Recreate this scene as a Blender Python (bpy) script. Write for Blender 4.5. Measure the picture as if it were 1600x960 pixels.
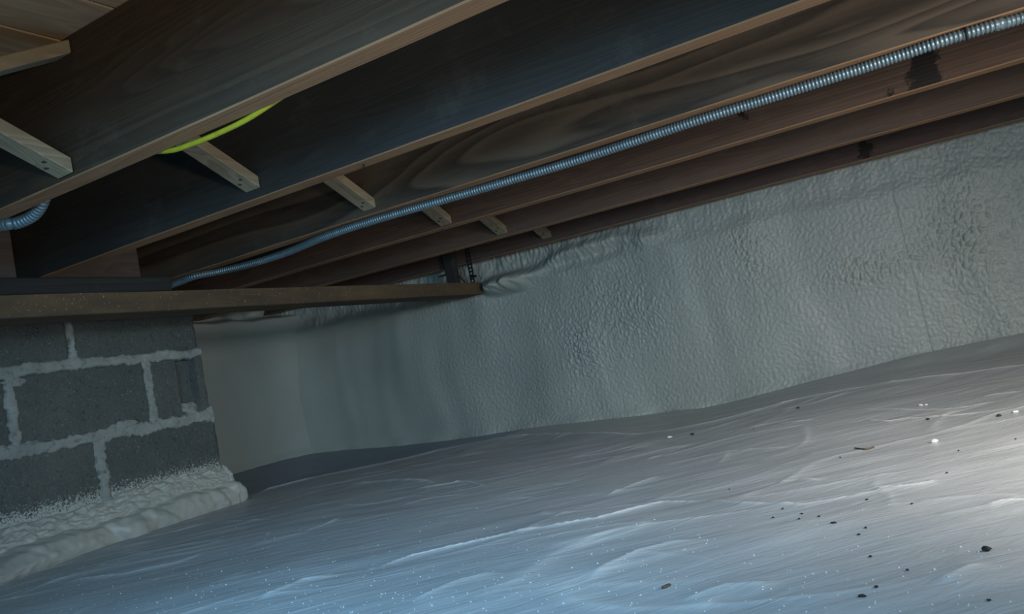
import bpy, bmesh, math, random
import numpy as np
from mathutils import Matrix, Vector, Euler

for o in list(bpy.data.objects): bpy.data.objects.remove(o)
random.seed(4)
S = bpy.context.scene
C = S.collection
CAMZ = 0.29                                  # eye height above the liner

# ------------------------------------------------------------------ camera
ctr = np.array([800., 480.])
vj = np.array([-1433., 975.]); vp = np.array([1500., 424.])   # vanishing points of the joists and of the block courses
F = math.sqrt(-float((vj-ctr) @ (vp-ctr)))
def _dir(v):
    a = np.array([v[0]-ctr[0], -(v[1]-ctr[1]), -F]); return a/np.linalg.norm(a)
_X = -_dir(vj); _Y = _dir(vp); _Z = np.cross(_X, _Y)
ROT = np.array([_X, _Y, _Z])
cd = bpy.data.cameras.new('camera'); cam = bpy.data.objects.new('camera', cd); C.objects.link(cam)
cd.sensor_width = 36; cd.lens = F/1600*36; cd.clip_start = .02; cd.clip_end = 50
M4 = Matrix([list(ROT[0])+[0], list(ROT[1])+[0], list(ROT[2])+[CAMZ], [0, 0, 0, 1]])
cam.matrix_world = M4
S.camera = cam
def at(px, py, axis, val):                   # point on a world plane (x=, y= or z=) that a pixel of the photograph shows
    r = ROT @ np.array([px-ctr[0], -(py-ctr[1]), -F])
    k = (val-(CAMZ if axis == 2 else 0))/r[axis]
    p = r*k; p[2] += CAMZ
    return p

# ------------------------------------------------------------------ world, lights, exposure
W = bpy.data.worlds.new('world'); S.world = W; W.use_nodes = True
bg = W.node_tree.nodes['Background']; bg.inputs[0].default_value = (.26, .60, .84, 1); bg.inputs[1].default_value = .22
def area(name, loc, target, size, sy, power, col, spread=180):
    l = bpy.data.lights.new(name, 'AREA'); l.shape = 'RECTANGLE'; l.size = size; l.size_y = sy
    l.energy = power; l.color = col; l.spread = math.radians(spread)
    o = bpy.data.objects.new(name, l); C.objects.link(o); o.location = loc
    o.rotation_euler = (Vector(target)-Vector(loc)).to_track_quat('-Z', 'Y').to_euler()
    return o
area('daylight_opening', (-.50, .00, .60), (-.80, .95, 0), .5, .25, 5.6, (.30, .66, 1.0), 120)
area('work_light', (.70, 1.00, .54), (.02, 1.60, .0), .25, .20, 7.3, (1.0, .91, .80), 112)
area('warm_fill_joists', (.60, .05, .25), (-.80, .78, .84), .10, .10, 1.1, (1.0, .79, .56), 66)  # added warm fill for the near joist and deck, no known source
area('teal_fill_left', (.85, -.30, .46), (-2.3, 2.5, .22), .4, .25, .8, (.30, .78, 1.0), 62)  # unseen cool fill, added to turn the left end wall teal
S.view_settings.view_transform = 'Standard'; S.view_settings.look = 'None'
S.view_settings.gamma = 1; S.view_settings.use_curve_mapping = False
S.view_settings.exposure = 0.0

# ------------------------------------------------------------------ noise
_rng = np.random.RandomState(7)
_perm = np.concatenate([_rng.permutation(256)]*3)
_g = _rng.normal(size=(256, 2)); _g /= np.linalg.norm(_g, axis=1)[:, None]
def pn(x, y, seed=0):
    x = np.asarray(x, float)+seed*17.31; y = np.asarray(y, float)-seed*9.77
    xi = np.floor(x).astype(int); yi = np.floor(y).astype(int); fx = x-xi; fy = y-yi
    u = fx*fx*fx*(fx*(fx*6-15)+10); v = fy*fy*fy*(fy*(fy*6-15)+10)
    def gr(a, b):
        h = _perm[_perm[(xi+a) & 255]+((yi+b) & 255)]; g = _g[h]
        return g[..., 0]*(fx-a)+g[..., 1]*(fy-b)
    n0 = gr(0, 0)*(1-u)+gr(1, 0)*u; n1 = gr(0, 1)*(1-u)+gr(1, 1)*u
    return (n0*(1-v)+n1*v)*1.5
def fbm(x, y, seed=0, o=3):
    s = 0; a = 1.
    for i in range(o): s = s+a*pn(x*2**i, y*2**i, seed+i*3); a *= .5
    return s
def sst(a, b, x):
    t = np.clip((x-a)/(b-a), 0, 1); return t*t*(3-2*t)

# ------------------------------------------------------------------ materials
def mat(name, rough=.6, metal=0, spec=.5):
    m = bpy.data.materials.new(name); m.use_nodes = True
    nt = m.node_tree; b = nt.nodes['Principled BSDF']
    b.inputs['Roughness'].default_value = rough; b.inputs['Metallic'].default_value = metal
    b.inputs['Specular IOR Level'].default_value = spec
    return m, nt, b
def nd(nt, t, **kw):
    n = nt.nodes.new(t)
    for k, v in kw.items():
        if k.startswith('i_'):
            key = k[2:]; key = int(key) if key.isdigit() else key
            n.inputs[key].default_value = v
        else: setattr(n, k, v)
    return n
def ramp(nt, fac, stops):
    r = nt.nodes.new('ShaderNodeValToRGB'); e = r.color_ramp.elements
    while len(e) < len(stops): e.new(.5)
    for i, (p, c) in enumerate(stops):
        e[i].position = p; e[i].color = (*c, 1) if len(c) == 3 else c
    nt.links.new(fac, r.inputs[0]); return r.outputs[0]
def coords(nt, scale, rnd=True, geo=False):
    mp = nd(nt, 'ShaderNodeMapping'); mp.inputs['Scale'].default_value = scale
    if geo: g = nd(nt, 'ShaderNodeNewGeometry'); nt.links.new(g.outputs['Position'], mp.inputs[0])
    else: t = nd(nt, 'ShaderNodeTexCoord'); nt.links.new(t.outputs['Object'], mp.inputs[0])
    if rnd:
        oi = nd(nt, 'ShaderNodeObjectInfo'); mu = nd(nt, 'ShaderNodeMath', operation='MULTIPLY', i_1=37.)
        nt.links.new(oi.outputs['Random'], mu.inputs[0])
        cb = nd(nt, 'ShaderNodeCombineXYZ')
        for k in range(3): nt.links.new(mu.outputs[0], cb.inputs[k])
        nt.links.new(cb.outputs[0], mp.inputs['Location'])
    return mp.outputs[0]
def noise(nt, vec, scale, detail=4, rough=.55, dist=0):
    n = nd(nt, 'ShaderNodeTexNoise', i_Scale=scale, i_Detail=detail, i_Roughness=rough, i_Distortion=dist)
    nt.links.new(vec, n.inputs['Vector']); return n.outputs['Fac']
def mixc(nt, fac, a, b, mode='MIX'):
    m = nd(nt, 'ShaderNodeMix', data_type='RGBA', blend_type=mode)
    for s, v in ((m.inputs[0], fac), (m.inputs[6], a), (m.inputs[7], b)):
        if isinstance(v, (int, float)): s.default_value = v
        elif isinstance(v, tuple): s.default_value = (*v, 1)
        else: nt.links.new(v, s)
    return m.outputs[2]
def bump(nt, b, h, strength, dist, prev=None):
    n = nd(nt, 'ShaderNodeBump', i_Strength=strength, i_Distance=dist)
    nt.links.new(h, n.inputs['Height'])
    if prev: nt.links.new(prev, n.inputs['Normal'])
    nt.links.new(n.outputs[0], b.inputs['Normal']); return n.outputs[0]
def math2(nt, op, a, b):
    m = nd(nt, 'ShaderNodeMath', operation=op)
    for i, v in enumerate((a, b)):
        if isinstance(v, (int, float)): m.inputs[i].default_value = v
        else: nt.links.new(v, m.inputs[i])
    return m.outputs[0]

def wood(name, dark, light, kind='fine', rough=.75, axis=0, blotch=.35, tar=None):
    """grain along the given axis; kind fine = straight lines, cathedral = wide loops, saw = saw marks"""
    m, nt, b = mat(name, rough, spec=.3)
    st = [9., 9., 9.]; st[axis] = {'fine': .45, 'cathedral': .8, 'saw': .5, 'raw': 1.2}[kind]
    v = coords(nt, st)
    lo = noise(nt, v, {'fine': 1.2, 'cathedral': .62, 'saw': 1.2, 'raw': 1.0}[kind], 2, .5, .3)
    # contour lines of the slow field = growth rings
    k = {'fine': 26., 'cathedral': 11., 'saw': 20., 'raw': 14.}[kind]
    ring = math2(nt, 'FRACT', math2(nt, 'MULTIPLY', lo, k), 0)
    ringc = ramp(nt, ring, [(0, (0, 0, 0)), (.55, (.55, .55, .55)), (.85, (1, 1, 1)), (1, (0, 0, 0))])
    fib = noise(nt, v, 9., 5, .7)
    f = math2(nt, 'ADD', math2(nt, 'MULTIPLY', ringc, .55 if kind == 'cathedral' else .30), math2(nt, 'MULTIPLY', fib, .6))
    col = mixc(nt, ramp(nt, f, [(.2, (0, 0, 0)), (.8, (1, 1, 1))]), dark, light)
    v2 = coords(nt, (1, 1, 1))
    bl = ramp(nt, noise(nt, v2, 2.6, 4, .6), [(.35, (0, 0, 0)), (.7, (1, 1, 1))])
    gd = (sum(dark)/3*.75, sum(dark)/3*.78, sum(dark)/3*.75)
    col = mixc(nt, math2(nt, 'MULTIPLY', bl, blotch), col, gd)
    dust = ramp(nt, noise(nt, v2, 7., 6, .75), [(.56, (0, 0, 0)), (.78, (1, 1, 1))])
    col = mixc(nt, math2(nt, 'MULTIPLY', dust, .16), col, (.30, .29, .26))
    h = f
    if kind == 'saw':
        v3 = coords(nt, (1, 1, 1), rnd=False)
        wv = nd(nt, 'ShaderNodeTexWave', wave_type='BANDS', bands_direction='Z', i_Scale=36., i_Distortion=1.6, i_Detail=2.)
        wv.inputs['Detail Scale'].default_value = .6
        nt.links.new(v3, wv.inputs['Vector'])
        col = mixc(nt, math2(nt, 'MULTIPLY', wv.outputs['Fac'], .38), col, dark)
        h = math2(nt, 'ADD', f, wv.outputs['Fac'])
    if tar:
        at_ = nd(nt, 'ShaderNodeAttribute', attribute_name='tar'); wob = noise(nt, v2, 34., 5, .7)
        t = ramp(nt, math2(nt, 'ADD', at_.outputs['Fac'], math2(nt, 'MULTIPLY', math2(nt, 'SUBTRACT', wob, .5), 1.5)), [(.42, (0, 0, 0)), (.55, (1, 1, 1))])
        col = mixc(nt, t, col, (.022, .019, .018))
    nt.links.new(col, b.inputs['Base Color'])
    bump(nt, b, h, .35, .0012)
    return m

WD = {
 1: wood('wood_olive_brown', (.050, .035, .023), (.105, .073, .046), 'fine'),
 2: wood('wood_charcoal', (.042, .043, .043), (.072, .070, .066), 'fine', blotch=.5),
 3: wood('wood_cathedral', (.040, .034, .028), (.140, .107, .078), 'cathedral', blotch=.25),
 4: wood('wood_red_brown', (.090, .060, .047), (.190, .122, .090), 'saw', tar=True, blotch=.2),
 5: wood('wood_plum_brown', (.120, .082, .066), (.190, .130, .102), 'fine', blotch=.35),
 6: wood('wood_dark_red', (.085, .060, .055), (.130, .090, .080), 'fine', blotch=.3, tar=True),
}
WD_EDGE = wood('wood_edge_bounce_lit', (.27, .145, .075), (.44, .255, .135), 'fine', blotch=.15)  # joist undersides: brightness of floor bounce put into a lighter, warmer wood colour
WD_RAW = wood('wood_raw_strip', (.22, .185, .125), (.42, .355, .245), 'raw', axis=1, blotch=.15)
WD_DECK = wood('wood_deck_board', (.32, .23, .14), (.52, .38, .23), 'raw', axis=1, blotch=.35)
WD_PLATE = wood('wood_plate', (.040, .042, .044), (.070, .068, .066), 'fine', axis=1)
WD_BLOCK = wood('wood_blocking', (.13, .115, .115), (.22, .19, .19), 'raw', axis=1)

def foam_mat(name, c0, c1, bscale=60., bstr=.45, rough=.40):
    m, nt, b = mat(name, rough, spec=.5)
    v = coords(nt, (1, 1, 1), rnd=False); vs = coords(nt, (1, 1, .5), rnd=False)
    n = noise(nt, v, 2.2, 4, .55)
    col = mixc(nt, ramp(nt, n, [(.3, (0, 0, 0)), (.7, (1, 1, 1))]), c0, c1)
    nt.links.new(col, b.inputs['Base Color'])
    msk = ramp(nt, noise(nt, v, 3.1, 3, .5), [(.36, (.12,)*3), (.66, (.95,)*3)])
    n1 = math2(nt, 'MULTIPLY', noise(nt, vs, bscale, 3, .55, .5), msk)
    bp = bump(nt, b, n1, bstr, .006)
    n2 = math2(nt, 'MULTIPLY', noise(nt, vs, bscale*2.6, 2, .5, .3), msk)
    bump(nt, b, n2, bstr*.8, .003, bp)
    return m
FOAM = foam_mat('sprayed_foam', (.42, .46, .435), (.52, .55, .51), 135., .32)
FOAM_S = foam_mat('smooth_foam', (.42, .47, .45), (.50, .545, .52), 40., .12)
FOAM_B = foam_mat('bead_foam', (.47, .48, .44), (.58, .58, .53), 70., .30)

def sheet_mat(name, c0, c1, rough=.38):
    m, nt, b = mat(name, rough, spec=.5)
    v = coords(nt, (1, 1, 1), rnd=False)
    n = noise(nt, v, 3.0, 6, .6, .6)
    col = mixc(nt, ramp(nt, n, [(.3, (0, 0, 0)), (.72, (1, 1, 1))]), c0, c1)
    st = nd(nt, 'ShaderNodeMapping', vector_type='TEXTURE'); st.inputs['Rotation'].default_value = (0, 0, .66); st.inputs['Scale'].default_value = (1/2.0, 1/12., 1)
    nt.links.new(v, st.inputs[0]); sk = noise(nt, st.outputs[0], 1., 6, .62, 1.6)
    skr = ramp(nt, sk, [(.34, (0,)*3), (.66, (1,)*3)])
    col = mixc(nt, math2(nt, 'MULTIPLY', skr, .55), col, tuple(x*1.22 for x in c1))
    a = nd(nt, 'ShaderNodeAttribute', attribute_name='crease')
    wr = noise(nt, v, 40., 3, .6)
    cr = math2(nt, 'MULTIPLY', a.outputs['Fac'], math2(nt, 'ADD', wr, .75))
    cr = nd(nt, 'ShaderNodeClamp').outputs[0] if False else cr
    col = mixc(nt, cr, col, (1.0, 1.0, 1.0))
    nt.links.new(col, b.inputs['Base Color'])
    mp = coords(nt, (1, 1, 1), rnd=False)
    ro = nd(nt, 'ShaderNodeMapping', vector_type='TEXTURE'); ro.inputs['Rotation'].default_value = (0, 0, .70); ro.inputs['Scale'].default_value = (1/5., 1/26., 1)
    nt.links.new(mp, ro.inputs[0])
    w1 = noise(nt, ro.outputs[0], 1.0, 4, .6, 2.6)
    bp = bump(nt, b, w1, .45, .005)
    ro2 = nd(nt, 'ShaderNodeMapping', vector_type='TEXTURE'); ro2.inputs['Rotation'].default_value = (0, 0, .45); ro2.inputs['Scale'].default_value = (1/9., 1/55., 1)
    nt.links.new(mp, ro2.inputs[0]); w3 = noise(nt, ro2.outputs[0], 1.0, 4, .65, 2.0); bp = bump(nt, b, w3, .2, .003, bp)
    w2 = noise(nt, v, 90., 3, .6)
    bump(nt, b, w2, .12, .001, bp)
    rr = ramp(nt, n, [(.3, (.30,)*3), (.7, (.48,)*3)]); nt.links.new(rr, b.inputs['Roughness'])
    return m
SHEET = sheet_mat('liner_film', (.36, .39, .42), (.485, .51, .535))
SHEET2 = sheet_mat('liner_film_under', (.42, .44, .455), (.52, .535, .545))
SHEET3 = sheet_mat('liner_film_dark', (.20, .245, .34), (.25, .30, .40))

def block_mat():
    m, nt, b = mat('concrete_block', .95, spec=.15)
    v = coords(nt, (1, 1, 1), geo=True, rnd=False)
    n = noise(nt, v, 130., 4, .7); n2 = noise(nt, v, 6., 4, .6)
    col = mixc(nt, ramp(nt, n2, [(.3, (0,)*3), (.7, (1,)*3)]), (.110, .125, .122), (.155, .168, .160))
    col = mixc(nt, ramp(nt, n, [(.60, (0,)*3), (.74, (1,)*3)]), col, (.30, .32, .30))
    col = mixc(nt, ramp(nt, n, [(.30, (1,)*3), (.42, (0,)*3)]), col, (.05, .055, .055))
    # foam overspray freckles low on the wall
    g = nd(nt, 'ShaderNodeNewGeometry'); sp = nd(nt, 'ShaderNodeSeparateXYZ'); nt.links.new(g.outputs['Position'], sp.inputs[0])
    lo = nd(nt, 'ShaderNodeMapRange', i_1=.165, i_2=.105); nt.links.new(sp.outputs[2], lo.inputs[0])
    fr = noise(nt, v, 210., 3, .7)
    ff = ramp(nt, math2(nt, 'ADD', math2(nt, 'MULTIPLY', lo.outputs[0], .34), fr), [(.66, (0,)*3), (.74, (1,)*3)])
    col = mixc(nt, ff, col, (.56, .58, .54))
    nt.links.new(col, b.inputs['Base Color'])
    bump(nt, b, n, .8, .004); return m
BLOCK = block_mat()
def mortar_mat():
    m, nt, b = mat('mortar', .95, spec=.15)
    v = coords(nt, (1, 1, 1), geo=True, rnd=False); n = noise(nt, v, 45., 5, .7); n2 = noise(nt, v, 9., 3, .6)
    col = mixc(nt, ramp(nt, n2, [(.3, (0,)*3), (.7, (1,)*3)]), (.30, .325, .31), (.44, .46, .43))
    col = mixc(nt, ramp(nt, n, [(.28, (1,)*3), (.45, (0,)*3)]), col, (.2, .21, .2))
    nt.links.new(col, b.inputs['Base Color']); bump(nt, b, n, .8, .006); return m
MORTAR = mortar_mat()
def rust_mat():
    m, nt, b = mat('rusty_steel', .8, spec=.3)
    v = coords(nt, (1, .25, 1), geo=True, rnd=False); n = noise(nt, v, 22., 5, .65)
    v1 = coords(nt, (1, 1, 1), geo=True, rnd=False); n2 = noise(nt, v1, 170., 2, .5)
    col = mixc(nt, ramp(nt, n, [(.3, (0,)*3), (.7, (1,)*3)]), (.085, .062, .046), (.170, .115, .062))
    col = mixc(nt, ramp(nt, n2, [(.66, (0,)*3), (.74, (1,)*3)]), col, (.42, .29, .12))
    nt.links.new(col, b.inputs['Base Color']); bump(nt, b, n2, .4, .002); return m
RUST = rust_mat()
def plain(name, c, rough=.6, metal=0, ns=0, spec=.5):
    m, nt, b = mat(name, rough, metal, spec)
    v = coords(nt, (1, 1, 1)); n = noise(nt, v, 45., 3, .6)
    col = mixc(nt, ramp(nt, n, [(.3, (0,)*3), (.7, (1,)*3)]), tuple(x*.82 for x in c), tuple(min(1, x*1.12) for x in c))
    nt.links.new(col, b.inputs['Base Color'])
    if ns: bump(nt, b, n, ns, .003)
    return m
GALV = plain('galvanised_steel', (.23, .31, .35), .42, .6)
YELLOW = plain('yellow_cable_jacket', (.45, .43, .025), .5)
DIRT = plain('dark_dirt', (.035, .030, .028), .9, ns=.5)
DARKM = plain('dark_steel', (.035, .038, .042), .6, .5)
NAIL = plain('nail_steel', (.06, .055, .05), .6, .4)
CHIP = plain('white_foam_chip', (.85, .86, .83), .6, ns=.4)
BROWN = plain('brown_crumb', (.13, .09, .055), .9, ns=.4)
SOIL = plain('bare_soil', (.09, .075, .06), .95, ns=.5)

# ------------------------------------------------------------------ mesh helpers
def link(name, me, m=None, parent=None, loc=None):
    o = bpy.data.objects.new(name, me); C.objects.link(o)
    if m is not None:
        for mm in (m if isinstance(m, (list, tuple)) else [m]): me.materials.append(mm)
    if loc is not None: o.location = loc
    if parent is not None: o.parent = parent
    return o
def mesh_np(name, V, Q, smooth=True):
    me = bpy.data.meshes.new(name); V = np.asarray(V, np.float32); Q = np.asarray(Q, np.int32)
    me.vertices.add(len(V)); me.vertices.foreach_set('co', V.ravel())
    me.loops.add(Q.size); me.loops.foreach_set('vertex_index', Q.ravel())
    k = Q.shape[1]; me.polygons.add(len(Q)); me.polygons.foreach_set('loop_start', np.arange(0, Q.size, k, dtype=np.int32))
    me.polygons.foreach_set('use_smooth', np.full(len(Q), smooth)); me.update(calc_edges=True); me.validate(); return me
def gridq(nu, nv):
    i = np.arange(nu*nv).reshape(nu, nv)
    return np.stack([i[:-1, :-1], i[1:, :-1], i[1:, 1:], i[:-1, 1:]], -1).reshape(-1, 4)
def attr(me, name, vals):
    a = me.attributes.new(name, 'FLOAT', 'POINT'); a.data.foreach_set('value', np.asarray(vals, np.float32).ravel())
def tag(o, label, cat, group=None, kind=None):
    o['label'] = label; o['category'] = cat
    if group: o['group'] = group
    if kind: o['kind'] = kind
    return o
def empty(name, loc):
    o = bpy.data.objects.new(name, None); o.empty_display_size = .05; C.objects.link(o); o.location = loc; return o
def box_me(name, lo, hi, bev=.0015, cuts=0, jitter=0, mats=None):
    bm = bmesh.new(); bmesh.ops.create_cube(bm, size=1)
    lo = Vector(lo); hi = Vector(hi)
    for v in bm.verts: v.co = Vector([(lo[i]+hi[i])/2+v.co[i]*(hi[i]-lo[i]) for i in range(3)])
    if bev: bmesh.ops.bevel(bm, geom=bm.edges[:], offset=bev, segments=1, affect='EDGES')
    if cuts:
        pass
    me = bpy.data.meshes.new(name); bm.to_mesh(me); bm.free(); return me
def smooth_path(P, n):
    P = [np.asarray(p, float) for p in P]; P = [2*P[0]-P[1]]+P+[2*P[-1]-P[-2]]; out = []
    for i in range(1, len(P)-2):
        a, b, c, d = P[i-1:i+3]
        for t in np.linspace(0, 1, n, endpoint=False):
            out.append(.5*((2*b)+(c-a)*t+(2*a-5*b+4*c-d)*t*t+(3*b-a-3*c+d)*t**3))
    out.append(P[-2]); return np.array(out)
def resample(P, step):
    s = np.concatenate([[0], np.cumsum(np.linalg.norm(np.diff(P, axis=0), axis=1))])
    n = max(2, int(s[-1]/step)+1); t = np.linspace(0, s[-1], n)
    return np.stack([np.interp(t, s, P[:, k]) for k in range(3)], 1), t
def tube(name, P, rad, seg=10, cap=True):
    """P (n,3), rad float or (n,) -> mesh"""
    n = len(P); T = np.gradient(P, axis=0); T /= np.linalg.norm(T, axis=1)[:, None]
    up = np.array([0, 0, 1.]) if abs(T[0][2]) < .9 else np.array([1., 0, 0])
    A = np.cross(T, up); A /= np.linalg.norm(A, axis=1)[:, None]; B = np.cross(A, T)
    r = np.broadcast_to(np.asarray(rad, float), (n,)); th = np.linspace(0, 2*np.pi, seg, endpoint=False)
    V = P[:, None]+r[:, None, None]*(np.cos(th)[None, :, None]*A[:, None]+np.sin(th)[None, :, None]*B[:, None])
    i = np.arange(n*seg).reshape(n, seg); j = np.roll(i, -1, 1)
    Q = np.stack([i[:-1], j[:-1], j[1:], i[1:]], -1).reshape(-1, 4)
    V = V.reshape(-1, 3)
    if cap:
        V = np.concatenate([V, P[:1], P[-1:]]); a, b = n*seg, n*seg+1
        Q = np.concatenate([Q, np.stack([j[0], i[0], np.full(seg, a), np.full(seg, a)], -1)[:, [0, 1, 2, 2]][:0].reshape(-1, 4)]) if False else Q
        me = mesh_np(name, V[:-2], Q)
        bm = bmesh.new(); bm.from_mesh(me); bm.verts.ensure_lookup_table()
        bm.faces.new([bm.verts[k] for k in i[0][::-1]]); bm.faces.new([bm.verts[k] for k in i[-1]])
        bm.normal_update(); bm.to_mesh(me); bm.free(); return me
    return mesh_np(name, V, Q)
def blob(name, r, sub=2, rough=.25, seed=0, sc=(1, 1, 1)):
    bm = bmesh.new(); bmesh.ops.create_icosphere(bm, subdivisions=sub, radius=1)
    for v in bm.verts:
        k = 1+rough*float(fbm(v.co.x*1.7+seed, v.co.y*1.7+v.co.z*2.3, seed))
        v.co = Vector((v.co.x*sc[0], v.co.y*sc[1], v.co.z*sc[2]))*(r*k)
    for f in bm.faces: f.smooth = True
    me = bpy.data.meshes.new(name); bm.to_mesh(me); bm.free(); return me

# ================================================================== STRUCTURE
HB = CAMZ+.4064          # underside of the joists
HT = HB+.2185            # top of the joists / underside of the deck
YW = 2.93                # face of the foamed foundation wall

# --- floor levels
_bx = [-3.2, -2.9, -2.4, -2.06, -1.55, -.9, -.7, -.49, -.24, .12, 1., 1.6]
_bz = [.012, .012, -.018, -.026, -.02, -.034, -.016, 0., .016, .030, .055, .06]
def zf(x, y):
    return sst(1.3, 2.93, y)*np.interp(x, _bx, _bz)
sl = link('floor', box_me('floor', (-3.2, -1.2, -.12), (1.6, 3.1, -.06), 0), SOIL); sl['kind'] = 'structure'

# --- foam covered back wall
def wall_back():
    nu, nv = 1360, 300
    u = np.linspace(-2.93, 1.6, nu); v = np.linspace(-.06, HT-.002, nv)
    U, Vv = np.meshgrid(u, v, indexing='ij'); z = Vv
    ledge = CAMZ+.300+.015*pn(U*2.1, U*0, 3)+.012*pn(U*6, U*0, 5)
    ab = sst(ledge-.012, ledge+.045, z)
    d = .016*fbm(U*1.3, z*1.1, 1)+.013*pn(U*3.4+.4*pn(U*2, z*2, 8), z*.8, 2)+.007*pn(U*8+.5*pn(U*3, z*2, 9), z*1.6, 6)            # slow swells, upright ribs
    patch = sst(.25, .75, fbm(U*1.5+3, z*2.0, 11, 2))
    wx = U+.02*pn(U*7, z*7, 21); wz = z+.02*pn(U*7, z*7, 22)
    rip = np.abs(pn(wx*84, wz*44+wx*14, 13))+.6*np.abs(pn(wx*150, wz*85+wx*20, 14))
    left = sst(-2.5, -1.7, U)
    d += left*(.0009+.0046*patch)*(rip-.3)
    d += .0022*left*pn(U*95, z*95, 15)
    rt = sst(-1.15, -.75, U)
    d += (.010-.006*rt)*np.exp(-((z-ledge)/.03)**2)*sst(-2.2, -1.7, U)                            # lip of foam along the sill
    d -= ab*(.022+.014*pn(U*1.7, z*3, 17))*(1-.75*rt)
    d += ab*(1-.72*rt)*(.012*pn(U*16, z*7, 18)+.009*np.abs(pn(U*44, z*18, 19)))                    # drips above the sill
    # foam packed round the beam end and the ridge that runs up from it
    d += (.105+.022*pn(U*38, z*38, 28)-.25*(U+1.66))*np.exp(-(((U+1.615)/.088)**4+((z-(CAMZ+.298))/.036)**4))
    zr = np.interp(U, [-1.7, -1.5, -1.35, -1.1, -.9], [.30, .315, .36, .372, .34])+CAMZ
    d += .040*np.exp(-((z-zr)/.028)**2)*sst(-1.75, -1.6, U)*(1-sst(-1.2, -.85, U))
    d += .030*np.exp(-(((U+1.02)/.10)**2+((z-(CAMZ+.335))/.03)**2))
    # drip line where two lifts of foam meet
    xc = -.135-.03*(z-CAMZ)
    d -= .004*np.exp(-((U-xc)/.004)**2)*(1-sst(CAMZ+.28, CAMZ+.33, z))
    # bulging patches where a second pass was sprayed
    for cx, cz, sx, sz, a in ((.03, .12, .09, .14, .014), (-.26, .06, .13, .05, .012), (-.62, .22, .07, .11, .010), (-1.32, -.03, .09, .10, .012), (-1.1, .06, .12, .12, .008)):
        g = np.exp(-(((U-cx)/sx)**2+((z-CAMZ-cz)/sz)**2)); d += g*a*(.6+1.3*(rip-.25))
    d += .10*(1-sst(-2.94, -2.55, U))**1.6
    bot = zf(U, YW*np.ones_like(U))
    d += .022*(1-sst(.0, .05, z-bot))*(.6+.5*pn(U*8, z*0, 25))                           # foot flares over the liner
    V = np.stack([U, YW-d, z], -1).reshape(-1, 3)
    o = link('wall_back', mesh_np('wall_back', V, gridq(nu, nv)), FOAM); o['kind'] = 'structure'
wall_back()
def wall_left():
    nu, nv = 150, 150
    y = np.linspace(.4, 3.0, nu); zz = np.linspace(-.06, HT-.002, nv); Yg, z = np.meshgrid(y, zz, indexing='ij')
    led = CAMZ+.385+.006*pn(Yg*9, Yg*0, 4)
    ab = sst(led-.006, led+.022, z)
    d = .010*fbm(Yg*1.6, z*1.4, 31)+.10*sst(2.62, 3.02, Yg)**1.6+.004*pn(Yg*7, z*2, 35)+.002*pn(Yg*22, z*22, 32)
    d += .010*np.exp(-((z-led+.012)/.014)**2)
    d -= ab*(.085+.0*z); d += ab*(.035*np.abs(pn(Yg*9, z*14, 33)))
    d += .02*(1-sst(0, .05, z))
    V = np.stack([-2.86+d, Yg, z], -1).reshape(-1, 3)
    o = link('wall_left', mesh_np('wall_left', V, gridq(nu, nv)[:, ::-1]), FOAM_S); o['kind'] = 'structure'
wall_left()

# --- deck overhead: boards across the joists
ceil = empty('ceiling', (0, 0, HT)); ceil['kind'] = 'structure'
x = -2.95; pk = 0
while x < 1.55:
    w = .138; me = box_me('plank', (0, -1.2, .0008+random.uniform(0, .002)), (w-.004, 2.97, .021), .002)
    o = link('plank', me, WD_DECK, ceil, (x, 0, 0)); x += w

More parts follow.
